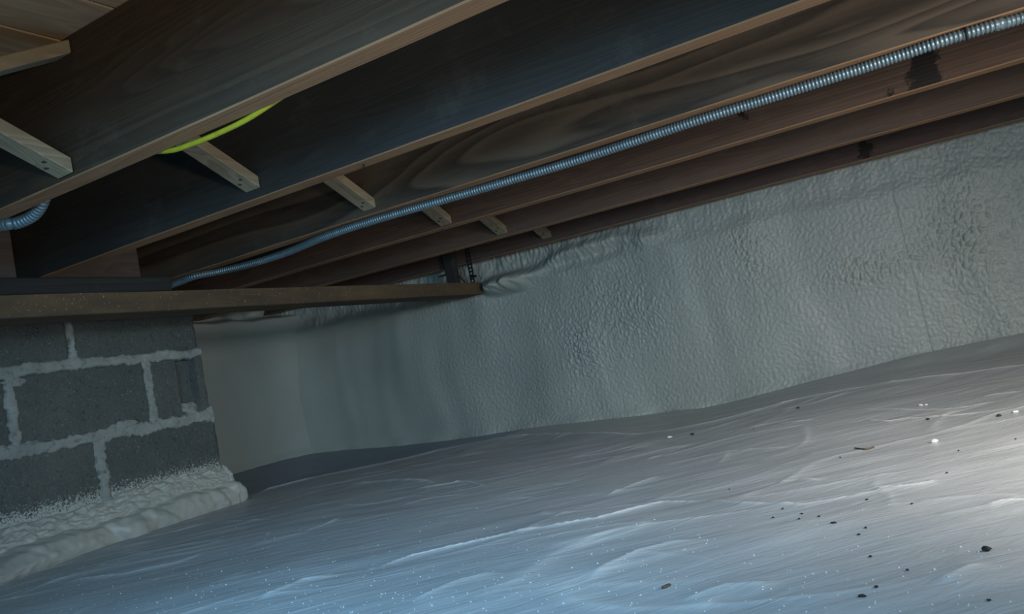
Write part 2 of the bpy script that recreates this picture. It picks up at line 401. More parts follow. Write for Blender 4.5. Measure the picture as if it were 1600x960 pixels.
# ================================================================== JOISTS
YF = [.424, .830, 1.227, 1.635, 2.030, 2.455, 2.857]      # far faces
JT = .041
JL = [None,
 'nearest floor joist in view, olive brown, with the yellow cable sagging beneath it',
 'second floor joist, charcoal grey and blotchy, between the yellow cable and the steel conduit',
 'third floor joist, looping dark grain, with the ribbed steel conduit under its edge',
 'fourth floor joist, reddish with saw marks and a black tar stain at right',
 'fifth floor joist, smooth plum brown, next but one to the foamed wall',
 'last floor joist, dark red brown, running tight against the foamed wall']
joists = {}
for k in range(1, 7):
    x0, x1 = -2.93, 1.55
    xs = np.unique(np.concatenate([np.linspace(x0, x1, 70), np.linspace(-.5, .35, 130)])); n = len(xs)
    bow = .004*pn(xs*.7, xs*0, 40+k)+.0012*pn(xs*6, xs*0, 50+k)
    sag = .003*pn(xs*.8, xs*0, 60+k)
    if k == 3: bow = bow-.016*sst(-1.9, -.9, xs)*(1-sst(-.3, .6, xs))
    V = []
    e = .0022
    prof = [(-JT, e), (-JT+e, 0), (-e, 0), (0, e), (0, HT-HB), (-JT, HT-HB)]
    for i in range(n):
        for (py, pz) in prof: V.append((xs[i], bow[i]+py, pz+(sag[i] if pz < .1 else 0)))
    Q = []
    m6 = len(prof)
    for i in range(n-1):
        for j in range(m6): Q.append((i*m6+j, i*m6+(j+1) % m6, (i+1)*m6+(j+1) % m6, (i+1)*m6+j))
    # the tall faces get rows so that the stain can be placed
    me = mesh_np('floor_joist', V, np.array(Q)[:, ::-1], False)
    bm = bmesh.new(); bm.from_mesh(me); bm.verts.ensure_lookup_table()
    bm.faces.new([bm.verts[j] for j in range(m6)]); bm.faces.new([bm.verts[(n-1)*m6+j] for j in range(m6)][::-1])
    bmesh.ops.recalc_face_normals(bm, faces=bm.faces[:])
    if k in (4, 6):
        tall = [ed for ed in bm.edges if abs(ed.verts[0].co.x-ed.verts[1].co.x) < 1e-5 and abs(ed.verts[0].co.z-ed.verts[1].co.z) > .1 and -.7 < ed.verts[0].co.x < .5]
        bmesh.ops.subdivide_edges(bm, edges=tall, cuts=14, use_grid_fill=True)
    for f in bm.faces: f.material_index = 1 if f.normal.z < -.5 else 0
    bm.to_mesh(me); bm.free()
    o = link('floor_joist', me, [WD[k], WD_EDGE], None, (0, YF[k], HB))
    tag(o, JL[k], 'joist', 'floor joists overhead'); joists[k] = o
    if k == 4:
        co = np.empty(len(me.vertices)*3); me.vertices.foreach_get('co', co); co = co.reshape(-1, 3)
        cx = np.interp(co[:, 2], [0, .03, .07, .1, .13], [.012, .016, .022, .045, .07]); hw = np.interp(co[:, 2], [0, .03, .07, .085, .12, .15], [.034, .033, .022, .03, .05, .03])
        t = 1-np.abs(co[:, 0]-cx)/(hw*2.0); t2 = .55-np.abs(co[:, 0]+.06)/.09-np.abs(co[:, 2]-.01)/.05
        t3 = .50-np.hypot((co[:, 0]+.38)/.05, (co[:, 2]-.06)/.05)*.5
        attr(me, 'tar', np.clip(np.maximum(np.maximum(t, t2), t3), 0, 1)*(co[:, 1] < -.02))
    if k == 6:
        co = np.empty(len(me.vertices)*3); me.vertices.foreach_get('co', co); co = co.reshape(-1, 3)
        p = at(1350, 234, 1, YF[6]-JT); t = .8-np.hypot((co[:, 0]-p[0])/.04, (co[:, 2]+HB-p[2])/.04)*.5
        attr(me, 'tar', np.clip(t, 0, 1)*(co[:, 1] < -.02))

# nails left in the undersides
nail_me = tube('nail', np.array([[0, 0, .01], [0, 0, -.006], [0, 0, -.0062], [0, 0, -.008]]), np.array([.0016, .0016, .004, .004]), 8)
nail_me.materials.append(NAIL)
for (k, px, py) in ((4, 476, 421), (4, 697, 359), (5, 770, 378), (5, 722, 392), (2, 571, 257), (4, 541, 394)):
    p = at(px, py, 2, HB)
    o = bpy.data.objects.new('nail', nail_me); C.objects.link(o); o.parent = joists[k]; o.location = (p[0], -.02, .001)

# ================================================================== CROSS BRIDGING
def strip_me(a, b, wx, th):
    """slanted strip from a to b (in the y-z plane), plumb cut at both ends, width wx along x, thickness th"""
    a = Vector(a); b = Vector(b); d = (b-a).normalized()
    dz = th/abs(d.y)                          # vertical thickness of a plumb cut
    bm = bmesh.new(); vs = []
    for p in (a, b):
        for sx in (0, wx):
            for sz in (0, dz): vs.append(bm.verts.new((p.x+sx, p.y, p.z+sz)))
    F_ = [(0, 1, 3, 2), (4, 6, 7, 5), (0, 2, 6, 4), (1, 5, 7, 3), (0, 4, 5, 1), (2, 3, 7, 6)]
    for f in F_: bm.faces.new([vs[i] for i in f])
    bmesh.ops.recalc_face_normals(bm, faces=bm.faces[:]); bmesh.ops.bevel(bm, geom=bm.edges[:], offset=.0015, segments=1, affect='EDGES')
    me = bpy.data.meshes.new('bridging_strip'); bm.to_mesh(me); bm.free(); return me
bx = {1: (-1.211, .412), 2: (-1.215, .425), 3: (-1.242, .416), 4: (-1.285, .411), 5: (-1.338, .414), 6: (-1.367, .421)}
bl = {1: 'raw bridging strip landing on the nearest joist edge at the left of the photo',
      2: 'raw wood bridging strip landing on the charcoal second joist, just past the yellow cable',
      3: 'raw wood bridging strip landing on the third joist, just above the steel conduit',
      4: 'raw wood bridging strip landing on the fourth joist, just below the steel conduit',
      5: 'short looking raw wood bridging strip landing on the fifth joist',
      6: 'farthest and smallest bridging strip, landing on the last joist by the foamed wall'}
bu = {1: 'raw bridging strip in the top left corner, touching the deck boards'}
dnail = tube('nail', np.array([[0, 0, .004], [0, 0, -.001], [0, 0, -.0012], [0, 0, -.002]]), np.array([.0022, .0022, .0042, .0035]), 8); dnail.materials.append(NAIL)
for k in range(1, 7):
    x0, z0 = bx[k]; yn = YF[k]-JT-.0005; yp = YF[k-1]+.0005
    a = (0, 0, 0); b = (0, yp-yn, HT-HB-.045)
    o = link('bridging_strip', strip_me(a, b, .041, .022), WD_RAW, None, (x0, yn, CAMZ+z0))
    tag(o, bl[k], 'bridging', 'cross bridging between the joists')
    for (nx, t) in ((.013, .07), (.027, .10)):
        q = bpy.data.objects.new('nail', dnail); C.objects.link(q); q.parent = o
        q.location = (nx, (yp-yn)*t, (HT-HB-.045)*t+.0005)
    # its crossing partner, from the top of this joist down to the foot of the one before
    a = (0, 0, HT-HB-.030); b = (0, yp-yn, .012)
    o2 = link('bridging_strip', strip_me(a, b, .040, .020), WD_RAW, None, (x0+.042, yn, HB))
    if k == 1: tag(o2, bu[1], 'bridging', 'cross bridging between the joists')
    else: tag(o2, 'upper bridging strip high between two joists behind its crossing partner', 'bridging', 'hidden upper bridging strips')
# joist before the first one, carrying the near ends of the first pair
j0 = link('floor_joist', box_me('floor_joist', (-2.93, -JT, 0), (1.55, 0, HT-HB), .002), WD[1], None, (0, YF[0], HB))
tag(j0, 'floor joist directly overhead, before the one with the yellow cable', 'joist', 'floor joists overhead')

# ================================================================== PLATE, BLOCKING, PIER
pl = link('wooden_plate', box_me('wooden_plate', (-.28, -1.0, 0), (0, 1.565, .041), .003), WD_PLATE, None, (-1.955, 0, HB-.0412))
tag(pl, 'dark wooden plate lying on the block pier under the joist ends', 'plate')
for (k, lab) in ((2, 'brown wooden block standing on the plate at far left between the first two joists'),
                 (3, 'brown wooden block standing on the plate behind the second joist')):
    y0 = YF[k-1]+.001; y1 = YF[k]-JT-.001
    o = link('blocking', box_me('blocking', (-.04, 0, 0), (0, y1-y0, HT-HB-.004), .002), WD_BLOCK, None, (-2.05 if k == 2 else -2.12, y0, HB+.0005))
    tag(o, lab, 'blocking')

PX = -2.05                # face of the pier
pier = empty('block_pier', (PX, 1.70, 0)); tag(pier, 'grey concrete block pier with thick smeared mortar under the rusty beam', 'pier')
PYE = 1.705
def block_me(y0, y1, z0, z1, notch=False, depth=.19):
    ny, nz = 36, 20
    ys = np.linspace(y0, y1, ny); zs = np.linspace(z0, z1, nz); Yg, Zg = np.meshgrid(ys, zs, indexing='ij')
    ed = np.minimum(np.minimum(Yg-y0, y1-Yg), np.minimum(Zg-z0, z1-Zg))
    xo = -.006*np.exp(-ed/.004)+.0012*fbm(Yg*45, Zg*45, 70)-.0008
    yo = .0025*pn(Zg*30, Yg*3, 71)*(np.abs(Yg-y1) < 1e-6)
    if notch:
        c = sst(y0+.088, y0+.094, Yg)*(1-sst(y1-.040, y1-.034, Yg)); xo = xo-c*.038*sst(z0, z0+.10, Zg)**.5
    V = np.stack([xo, Yg+yo, Zg], -1).reshape(-1, 3)
    bm = bmesh.new(); me = mesh_np('block', V, gridq(ny, nz)); bm.from_mesh(me)
    bnd = [e_ for e_ in bm.edges if len(e_.link_faces) == 1]
    r = bmesh.ops.extrude_edge_only(bm, edges=bnd)
    for v in r['geom']:
        if isinstance(v, bmesh.types.BMVert): v.co.x = -depth
    bmesh.ops.holes_fill(bm, edges=[e_ for e_ in bm.edges if len(e_.link_faces) == 1], sides=0)
    bmesh.ops.recalc_face_normals(bm, faces=bm.faces[:])
    bm.to_mesh(me); bm.free()
    for p in me.polygons: p.use_smooth = False
    return me
ZJ = [-.05, CAMZ-.207, CAMZ-.010, CAMZ+.187, HB-.042]        # bed heights
rows = [(0, 1, [.30, .70, 1.118, 1.518, PYE+.018]), (1, 2, [.12, .52, .925, 1.333, PYE+.012]), (2, 3, [.32, .72, 1.124, 1.513, PYE+.004]), (3, 4, [.10, .50, .897, 1.300, PYE-.004])]
for a, b_, ysr in rows:
    for i in range(len(ysr)-1):
        last = i == len(ysr)-2
        me = block_me(ysr[i]+.006, ysr[i+1]-(0 if last else .006), ZJ[a]+(.006 if a else 0), ZJ[b_]-.006, notch=(a == 2 and last))
        for v in me.vertices: v.co.y -= 1.70
        link('block', me, BLOCK, pier)
def mortar_bed(z, y0, y1, seed, wid=.011, tilt=0):
    """horizontal joint: ragged squeezed-out band"""
    n, m = 460, 11
    ys = np.linspace(y0, y1, n); t = np.linspace(-1, 1, m)
    w_up = wid*(.8+.5*np.abs(fbm(ys*48, ys*0, seed+7, 3))+.9*np.abs(fbm(ys*9, ys*0, seed, 4))+1.3*np.clip(pn(ys*3.4, ys*0, seed+5), 0, 1))
    w_dn = wid*(.75+.5*np.abs(fbm(ys*52, ys*0, seed+8, 3))+.8*np.abs(fbm(ys*11, ys*0, seed+1, 4)))
    Z = np.where(t[None, :] > 0, t[None, :]*w_up[:, None], t[None, :]*w_dn[:, None])+z
    Yg = np.repeat(ys[:, None], m, 1)
    X = .007*(1-np.abs(t[None, :])**3)*(.65+.7*fbm(Yg*22, Z*40, seed+2)) - .003*(np.abs(t[None, :]) > .99)
    X = np.where(np.abs(t[None, :]) > .99, -.006, np.maximum(X, .0012))
    V = np.stack([X, Yg-1.70, Z], -1).reshape(-1, 3)
    me = mesh_np('mortar_bed', V, gridq(n, m)); link('mortar_bed', solid(me), MORTAR, pier)
def solid(me, depth=.05):
    bm = bmesh.new(); bm.from_mesh(me)
    r = bmesh.ops.extrude_edge_only(bm, edges=[e_ for e_ in bm.edges if len(e_.link_faces) == 1])
    for v in r['geom']:
        if isinstance(v, bmesh.types.BMVert): v.co.x = -depth
    bmesh.ops.holes_fill(bm, edges=[e_ for e_ in bm.edges if len(e_.link_faces) == 1], sides=0)
    bmesh.ops.recalc_face_normals(bm, faces=bm.faces[:]); bm.to_mesh(me); bm.free(); return me
def mortar_head(y, z0, z1, seed, wid=.012):
    n, m = 110, 9
    zs = np.linspace(z0, z1, n); t = np.linspace(-1, 1, m)
    w1 = wid*(.55+.6*np.abs(fbm(zs*50, zs*0, seed+7, 3))+.9*np.abs(fbm(zs*14, zs*0, seed, 4))); w2 = wid*(.55+.6*np.abs(fbm(zs*55, zs*0, seed+8, 3))+.9*np.abs(fbm(zs*13, zs*0, seed+1, 4)))
    Yg = y+.004*pn(zs*9, zs*0, seed+3)[:, None]+np.where(t[None, :] > 0, t[None, :]*w2[:, None], t[None, :]*w1[:, None])
    Zg = np.repeat(zs[:, None], m, 1)
    X = .008*(1-np.abs(t[None, :])**3)*(.65+.7*fbm(Yg*22, Zg*30, seed+2))
    X = np.where(np.abs(t[None, :]) > .99, -.006, np.maximum(X, .001))
    V = np.stack([X, Yg-1.70, Zg], -1).reshape(-1, 3)
    me = mesh_np('mortar_joint', V, gridq(n, m)[:, ::-1]); link('mortar_joint', solid(me), MORTAR, pier)
mortar_bed(ZJ[1], .1, PYE+.010, 80, .008); mortar_bed(ZJ[2], .1, PYE+.008, 84, .0145); mortar_bed(ZJ[3], .1, PYE, 88, .012)
for (y, a, b_, s) in ((.897, 3, 4, 90), (1.300, 3, 4, 92), (.72, 2, 3, 94), (1.124, 2, 3, 96), (1.513, 2, 3, 98), (.925, 1, 2, 100), (1.333, 1, 2, 102), (1.118, 0, 1, 104), (1.518, 0, 1, 106)):
    mortar_head(y, ZJ[a], ZJ[b_], s, {102: .017, 96: .014, 98: .013}.get(s, .010))
for (px, py, r, sc_, sd) in ((192, 666, .030, (.22, 1.5, .42), 1), (300, 642, .034, (.5, 1.2, .7), 2), (22, 598, .024, (.22, 1.2, .55), 3), (60, 700, .030, (.2, 1.6, .4), 4), (158, 728, .030, (.25, .55, 1.1), 5)):
    p = at(px, py, 0, PX); b_ = link('mortar_smear', blob('mortar_smear', r, 3, .55, 60+sd, sc_), MORTAR, pier, (-.002 if sd != 2 else -.022, p[1]-1.70, p[2]))
core = link('mortar_core', box_me('mortar_core', (-.18, -1.6, -.05), (-.075, -.03, HB-.043), 0), MORTAR, pier)

# ================================================================== FOAM BEAD AT THE PIER FOOT
def bead():
    ns, nt = 420, 70
    path = []                                  # (centre y, angle)
    ss = np.linspace(0, 1, ns)
    yy = np.where(ss < .88, .25+(PYE+.012-.25)*ss/.88, PYE+.012); ang = np.where(ss < .88, 0, (ss-.88)/.12*math.radians(130))
    wout = np.interp(yy, [.25, .948, 1.136, 1.286, 1.42, 1.663, 1.72], [.19, .176, .112, .072, .068, .052, .050])
    wout = wout+.010
    wout = np.where(ss > .88, .056-.016*(ss-.88)/.12, wout)
    top = np.interp(yy, [.25, 1.055, 1.246, 1.456, 1.603, 1.72], [.095, .105, .112, .128, .125, .115])
    top = top+.010*pn(yy*11, yy*0, 110)+.006*pn(yy*37, yy*0, 111)
    top = np.where(ss > .88, .112+.012*np.sin((ss-.88)/.12*6), top)
    t = np.linspace(0, 1, nt)
    gx = np.interp(t, [0, .12, .30, .44, .52, .66, .82, .94, 1], [-.01, .10, .30, .42, .46, .80, 1.0, .97, .84])
    gz = np.interp(t, [0, .12, .30, .44, .52, .66, .82, .94, 1], [1.0, .93, .76, .60, .55, .50, .28, .10, -.04])
    k = np.array([.25, .5, .25])
    for _ in range(3): gx[1:-1] = np.convolve(gx, k, 'valid'); gz[1:-1] = np.convolve(gz, k, 'valid')
    out = wout[:, None]*gx[None]; z = top[:, None]*gz[None]
    Sg = np.repeat((yy+.06*(ang))[:, None], nt, 1); T = np.repeat(t[None], ns, 0)
    upper = 1-sst(.42, .56, T)
    lump = (.010*np.abs(pn(Sg*26, T*7+.6*pn(Sg*9, T*3, 114), 112))+.006*np.abs(pn(Sg*60, T*16, 113)))*upper*sst(0, .12, T)
    fold = np.clip(pn(Sg*1.0*16-T*2.2, T*1.2, 115), -.2, 1)
    roll = (.010*pn(Sg*6, T*1.5, 116)+.018*fold*sst(.8, 1.1, Sg)+.002*pn(Sg*50, T*10, 117))*(1-upper)*(1-.7*sst(.93, 1, T))
    dx = np.gradient(out, axis=1); dz = np.gradient(z, axis=1); L = np.hypot(dx, dz)+1e-9
    nx = -dz/L; nz = dx/L; h = lump+roll
    out = out+nx*h; z = z+nz*h
    ca, sa = np.cos(ang)[:, None], np.sin(ang)[:, None]
    V = np.stack([PX+out*ca, yy[:, None]+out*sa, z], -1).reshape(-1, 3)
    o = link('foam_bead', mesh_np('foam_bead', V-np.array([PX, 1.4, 0]), gridq(ns, nt)), FOAM_B, None, (PX, 1.4, 0))
    tag(o, 'thick lumpy bead of cream spray foam along the foot of the block pier', 'foam')
bead()

# ================================================================== RUSTY BEAM, STRAP, CLEAT
bY0, bY1 = -.6, 2.865
def beam():
    w, h, t = .112, .049, .007
    r = .006
    prof = [(0, h), (0, r), (-r*.3, r*.3), (-r, 0), (-w+r, 0), (-w+r*.3, r*.3), (-w, r), (-w, h), (-w+t, h), (-w+t, t), (-t, t), (-t, h)]
    n = 70; ys = np.linspace(bY0, bY1, n); V = []; m = len(prof)
    for y in ys:
        k = .0015*float(pn(y*3, 0, 120))
        for p in prof: V.append((p[0]+k, y-bY0, p[1]+k*.6))
    Q = [(i*m+j, i*m+(j+1) % m, (i+1)*m+(j+1) % m, (i+1)*m+j) for i in range(n-1) for j in range(m)]
    me = mesh_np('rusty_beam', V, np.array(Q), False)
    bm = bmesh.new(); bm.from_mesh(me); bm.verts.ensure_lookup_table()
    bm.faces.new([bm.verts[j] for j in range(m)]); bm.faces.new([bm.verts[(n-1)*m+j] for j in range(m)])
    bmesh.ops.recalc_face_normals(bm, faces=bm.faces[:]); bm.to_mesh(me); bm.free()
    o = link('steel_channel_beam', me, RUST, None, (-1.705, bY0, CAMZ+.272-.009)); o.rotation_euler.x = .0026
    tag(o, 'long rusty brown steel channel beam crossing below the joists into the foamed wall', 'beam')
beam()
# perforated hanger strap from the last joist down to the beam
def strap():
    bm = bmesh.new(); zb, zt = CAMZ+.3215, HB+.10; n = 12; w = .011; hh = (zt-zb)/n
    for i in range(n):
        z0 = zb+i*hh; ring = []
        outer = [(-w, z0), (w, z0), (w, z0+hh), (-w, z0+hh)]
        vo = [bm.verts.new((a, 0, b)) for a, b in outer]
        vi = [bm.verts.new((a*.42, 0, z0+hh/2+(b-z0-hh/2)*.5)) for a, b in outer]
        for j in range(4): bm.faces.new((vo[j], vo[(j+1) % 4], vi[(j+1) % 4], vi[j]))
    bmesh.ops.remove_doubles(bm, verts=bm.verts[:], dist=1e-5)
    r = bmesh.ops.extrude_face_region(bm, geom=bm.faces[:])
    for v in r['geom']:
        if isinstance(v, bmesh.types.BMVert): v.co.y -= .0016
    bmesh.ops.recalc_face_normals(bm, faces=bm.faces[:])
    me = bpy.data.meshes.new('hanger_strap'); bm.to_mesh(me); bm.free()
    p = at(737, 430, 1, YF[6]-JT-.001)
    o = link('hanger_strap', me, DARKM, None, (p[0], YF[6]-JT-.0008, 0))
    tag(o, 'dark perforated steel strap hanging from the last joist to the beam end', 'strap')
    q = tube('bolt', np.array([[0, 0, 0], [.02, 0, 0], [.021, 0, 0], [.026, 0, 0]]), np.array([.003, .003, .006, .006]), 8)
    link('bolt', q, DARKM, o, (-.004, -.004, CAMZ+.345))
strap()
cl = link('wooden_cleat', box_me('wooden_cleat', (-.024, -.032, 0), (.024, 0, .17), .002), WD_PLATE, None, (-1.80, YF[6]-JT-.001, CAMZ+.3225))
cl.location.x = -1.795
tag(cl, 'dark wooden cleat on the last joist, resting on the rusty beam', 'cleat')

# ================================================================== CABLES AND CONDUIT
def ribbed(name, P, r, pitch, seg=14):
    P, s = resample(P, pitch/5); ph = (s % pitch)/pitch
    rad = r*(1-.17*np.clip(np.cos(2*np.pi*ph), -.35, 1)); return tube(name, P, rad, seg)
pts = []
for (px, py, dz) in ((262, 447, -.018), (275, 440, -.016), (300, 432, -.014), (345, 424, -.011), (400, 412, -.012), (450, 394, -.012), (500, 373, -.012), (560, 352, -.011), (640, 328, -.011), (760, 293, -.011), (900, 251, -.011), (1000, 218, -.011), (1100, 185, -.011), (1200, 154, -.011), (1300, 122, -.011), (1400, 89, -.011), (1470, 64, -.011)):
    pts.append(at(px, py, 2, HB+dz))
pts += [at(1512, 47, 2, HB-.011), at(1560, 35, 2, HB-.012), at(1600, 27, 2, HB-.011)]
pend = pts[-1]; pts += [pend+np.array([.35, .01, .0]), pend+np.array([.9, -.01, .0]), pend+np.array([1.25, -.02, .0])]
pts = [np.array([p[0], min(max(p[1], YF[3]-.040), YF[3]+.028), p[2]]) for p in pts]
cp = smooth_path(pts, 14)
co_ = link('steel_conduit', ribbed('steel_conduit', cp-cp[0], .0098, .0068), GALV, None, cp[0])
tag(co_, 'long ribbed galvanised flexible conduit running along the underside of the third joist', 'conduit')
# clip that holds it near the right edge
pc = at(1510, 47, 2, HB-.011)
cm = tube('clip', np.array([[0, .0115*math.cos(a), .0115*math.sin(a)] for a in np.linspace(0, 2*math.pi, 26)]), .0018, 6); link('clip', cm, DARKM, co_, Vector(np.array([pc[0], pts[17][1], pc[2]])-cp[0]))
# short ribbed length under the nearest joist at the left edge
sp_ = [at(-260, 372, 1, .800), at(-120, 372, 1, .815), at(0, 352, 1, .832), at(25, 349, 1, .842), at(45, 341, 1, .850), at(58, 330, 1, .852), at(68, 312, 1, .850)+np.array([0, 0, 0]), at(75, 285, 1, .848)]
sp2 = smooth_path(sp_, 12)
o = link('steel_conduit', ribbed('steel_conduit', sp2-sp2[3], .0105, .0075), GALV, None, sp2[3])
tag(o, 'short pale ribbed conduit curling up behind the nearest joist at the left edge', 'conduit')
# yellow cable
yc = [at(215, 247, 1, .85)+np.array([0, 0, .02]), at(265, 235, 1, .838), at(300, 225, 1, .836), at(340, 209, 1, .836), at(385, 187, 1, .836), at(430, 158, 1, .838), at(470, 130, 1, .845), at(520, 100, 1, .85)]
yc[0] = np.array([yc[1][0]-.10, .848, HB+.03]); yc[1] = at(262, 236, 1, .836)
ycp = smooth_path(yc, 12); yr, _ = resample(ycp, .006)
o = link('yellow_cable', tube('yellow_cable', yr-yr[0], .0040, 12), YELLOW, None, yr[0])
tag(o, 'bright yellow electrical cable sagging beneath the nearest joist', 'cable')
# thin dark wire between beam and last joist
w0 = [at(686, 433, 1, 2.80), at(700, 429, 1, 2.81), at(715, 430, 1, 2.82), at(722, 437, 1, 2.83), at(728, 443, 1, 2.84)]
wr = smooth_path(w0, 8)
o = link('dark_wire', tube('dark_wire', wr-wr[0], .0035, 8), DARKM, None, wr[0]); tag(o, 'thin dark wire looped above the beam end beside the strap', 'wire')

# ================================================================== LINER SHEETS
Ex = [-2.30, -2.119, -2.096, -2.058, -1.962, -1.853, -1.791, -1.645, -1.46, -1.223, -.947, -.792, -.68, -.568, -.468, -.296, -.134, .081, .5, 1.6]
Ey = [1.79, 1.827, 1.949, 2.095, 2.22, 2.38, 2.50, 2.56, 2.575, 2.47, 2.28, 2.22, 2.24, 2.30, 2.39, 2.42, 2.41, 2.36, 2.36, 2.4]
def yedge(x): return np.interp(x, Ex, Ey)+.012*pn(np.asarray(x)*5, np.asarray(x)*0, 130)
CRE = [  # pixel polyline, height, width, whitening
 ([(548, 921), (590, 899), (650, 879), (720, 863), (800, 846), (880, 833), (940, 823), (990, 807), (1040, 793), (1100, 792), (1160, 799)], .010, .008, 1.0),
 ([(1100, 791), (1162, 802), (1262, 802), (1358, 783), (1454, 768)], .008, .014, .35),
 ([(905, 931), (950, 903), (1000, 880), (1060, 865), (1120, 852)], .010, .022, .25),
 ([(175, 853), (233, 846), (286, 834), (321, 824), (400, 823), (450, 817)], .007, .010, .55),
 ([(73, 923), (131, 913), (204, 903), (286, 885), (345, 862)], .007, .009, .6),
 ([(0, 948), (60, 925), (140, 900), (230, 870)], .006, .012, .3),
 ([(470, 842), (500, 833), (540, 817)], .006, .008, .7),
 ([(390, 862), (440, 850), (500, 838)], .005, .010, .25),
 ([(525, 768), (567, 760), (620, 757), (667, 757), (682, 761)], .016, .024, .30),
 ([(646, 769), (690, 761), (737, 752)], .008, .008, .6),
 ([(700, 757), (730, 755), (765, 766)], .008, .008, .5),
 ([(620, 800), (680, 783), (740, 776)], .006, .010, .3),
 ([(787, 716), (829, 722), (892, 728)], -.007, .008, 0),
 ([(700, 728), (730, 724), (762, 718)], -.006, .008, 0),
 ([(840, 762), (880, 758), (960, 760)], -.004, .010, 0),
 ([(780, 786), (810, 781), (845, 778)], .005, .008, .4),
 ([(940, 780), (985, 762), (1040, 742)], .009, .020, .15),
 ([(1110, 712), (1180, 707), (1250, 704)], .005, .010, .3),
 ([(1215, 671), (1250, 668), (1283, 664)], .004, .006, .9),
 ([(1342, 664), (1358, 662), (1387, 667), (1421, 662), (1475, 660), (1537, 655), (1600, 646)], .005, .006, .9),
 ([(1340, 649), (1400, 650), (1475, 649), (1517, 645), (1550, 639), (1600, 636)], .005, .006, .75),
 ([(1535, 631), (1562, 628), (1600, 624)], .005, .006, .9),
 ([(1540, 806), (1570, 800), (1620, 793)], .005, .008, .6),
 ([(1360, 779), (1410, 772), (1454, 766), (1470, 758)], .009, .014, .45),
 ([(1467, 937), (1500, 922), (1525, 908), (1560, 900)], .008, .018, .2),
 ([(1210, 762), (1250, 758), (1290, 760)], .006, .012, .4),
 ([(400, 955), (470, 925), (540, 905)], .009, .020, .2),
 ([(640, 960), (720, 925), (800, 905)], .009, .022, .15),
 ([(1060, 955), (1140, 935), (1230, 928)], .007, .018, .2),
]
CREW = [(np.array([at(a, b, 2, 0.)[:2] for a, b in pl_]), h, w, k) for pl_, h, w, k in CRE]
def creases(X, Y):
    H = np.zeros_like(X); Wt = np.zeros_like(X)
    wx = X+.004*pn(X*18, Y*18, 150); wy = Y+.004*pn(X*18, Y*18, 151)
    for P, h, w, k in CREW:
        L = np.concatenate([[0], np.cumsum(np.linalg.norm(np.diff(P, axis=0), axis=1))]); best = np.full(X.shape, 9.); par = np.zeros_like(X)
        lo = P.min(0)-.12; hi = P.max(0)+.12
        msk = (X > lo[0]) & (X < hi[0]) & (Y > lo[1]) & (Y < hi[1])
        if not msk.any(): continue
        x = wx[msk]; y = wy[msk]; b = np.full(x.shape, 9.); pr = np.zeros_like(x)
        for i in range(len(P)-1):
            d = P[i+1]-P[i]; l2 = d@d; t = np.clip(((x-P[i, 0])*d[0]+(y-P[i, 1])*d[1])/l2, 0, 1)
            ds = np.hypot(x-P[i, 0]-t*d[0], y-P[i, 1]-t*d[1]); c = ds < b; b = np.where(c, ds, b); pr = np.where(c, L[i]+t*math.sqrt(l2), pr)
        q = pr/L[-1]; tap = sst(0, .22, q)*(1-sst(.72, 1, q))
        H[msk] += h*tap*(.42*np.exp(-(b/(w*.40)))+.10*np.exp(-(b/(w*1.5))**2))
        Wt[msk] = np.maximum(Wt[msk], k*tap*np.exp(-(b/max(w*.24, .0022))**2))
    return H, Wt
ca_, sa_ = math.cos(math.radians(38)), math.sin(math.radians(38))
def fold_lines(X, Y):
    # long sharp folds: the zero lines of a stretched noise, broken up by a mask
    A = X*ca_+Y*sa_; B = -X*sa_+Y*ca_; s_ = 0
    for k, (fa, fb, wd) in enumerate(((1.2, 4.2, .05), (1.8, 7.5, .07), (2.5, 5.0, .05))):
        w = .10*pn(X*2.4, Y*2.4, 170+k)
        n_ = pn(A*fa, (B+w)*fb, 180+k); m_ = sst(-.08, .35, pn(X*2.1, Y*2.1, 190+k))
        s_ = s_+np.exp(-np.abs(n_)/wd)*m_
    return s_
def sheet_h(X, Y):
    A = X*ca_+Y*sa_; B = -X*sa_+Y*ca_
    h = .007*fbm(X*1.3, Y*1.3, 140, 2)
    w = pn(X*2.2, Y*2.2, 141)*.15
    h = h+.0036*pn(A*1.5+w, (B+w)*5, 142)+.0017*pn(A*2.6, (B+w*.8)*12, 143)
    h = h+.0008*pn(A*5, B*30, 144)
    A2 = X*math.cos(.1)+Y*math.sin(.1); B2 = -X*math.sin(.1)+Y*math.cos(.1)
    h = h+.0018*pn(A2*1.6, B2*9+w*6, 145)*sst(-1.2, -.2, X)
    h = h+fold_lines(X, Y)*.0020
    damp = .35+.65*sst(-2.05, -1.7, X)
    return h*damp
def sheet_full(X, Y):
    H, Wt = creases(X, Y)
    lift = .007*np.exp(-np.maximum(yedge(X)-Y, 0)/.03)
    Wt = np.maximum(Wt, .30*np.clip(fold_lines(X, Y)-.35, 0, 1))
    return zf(X, Y)+sheet_h(X, Y)+H+lift+.008, Wt
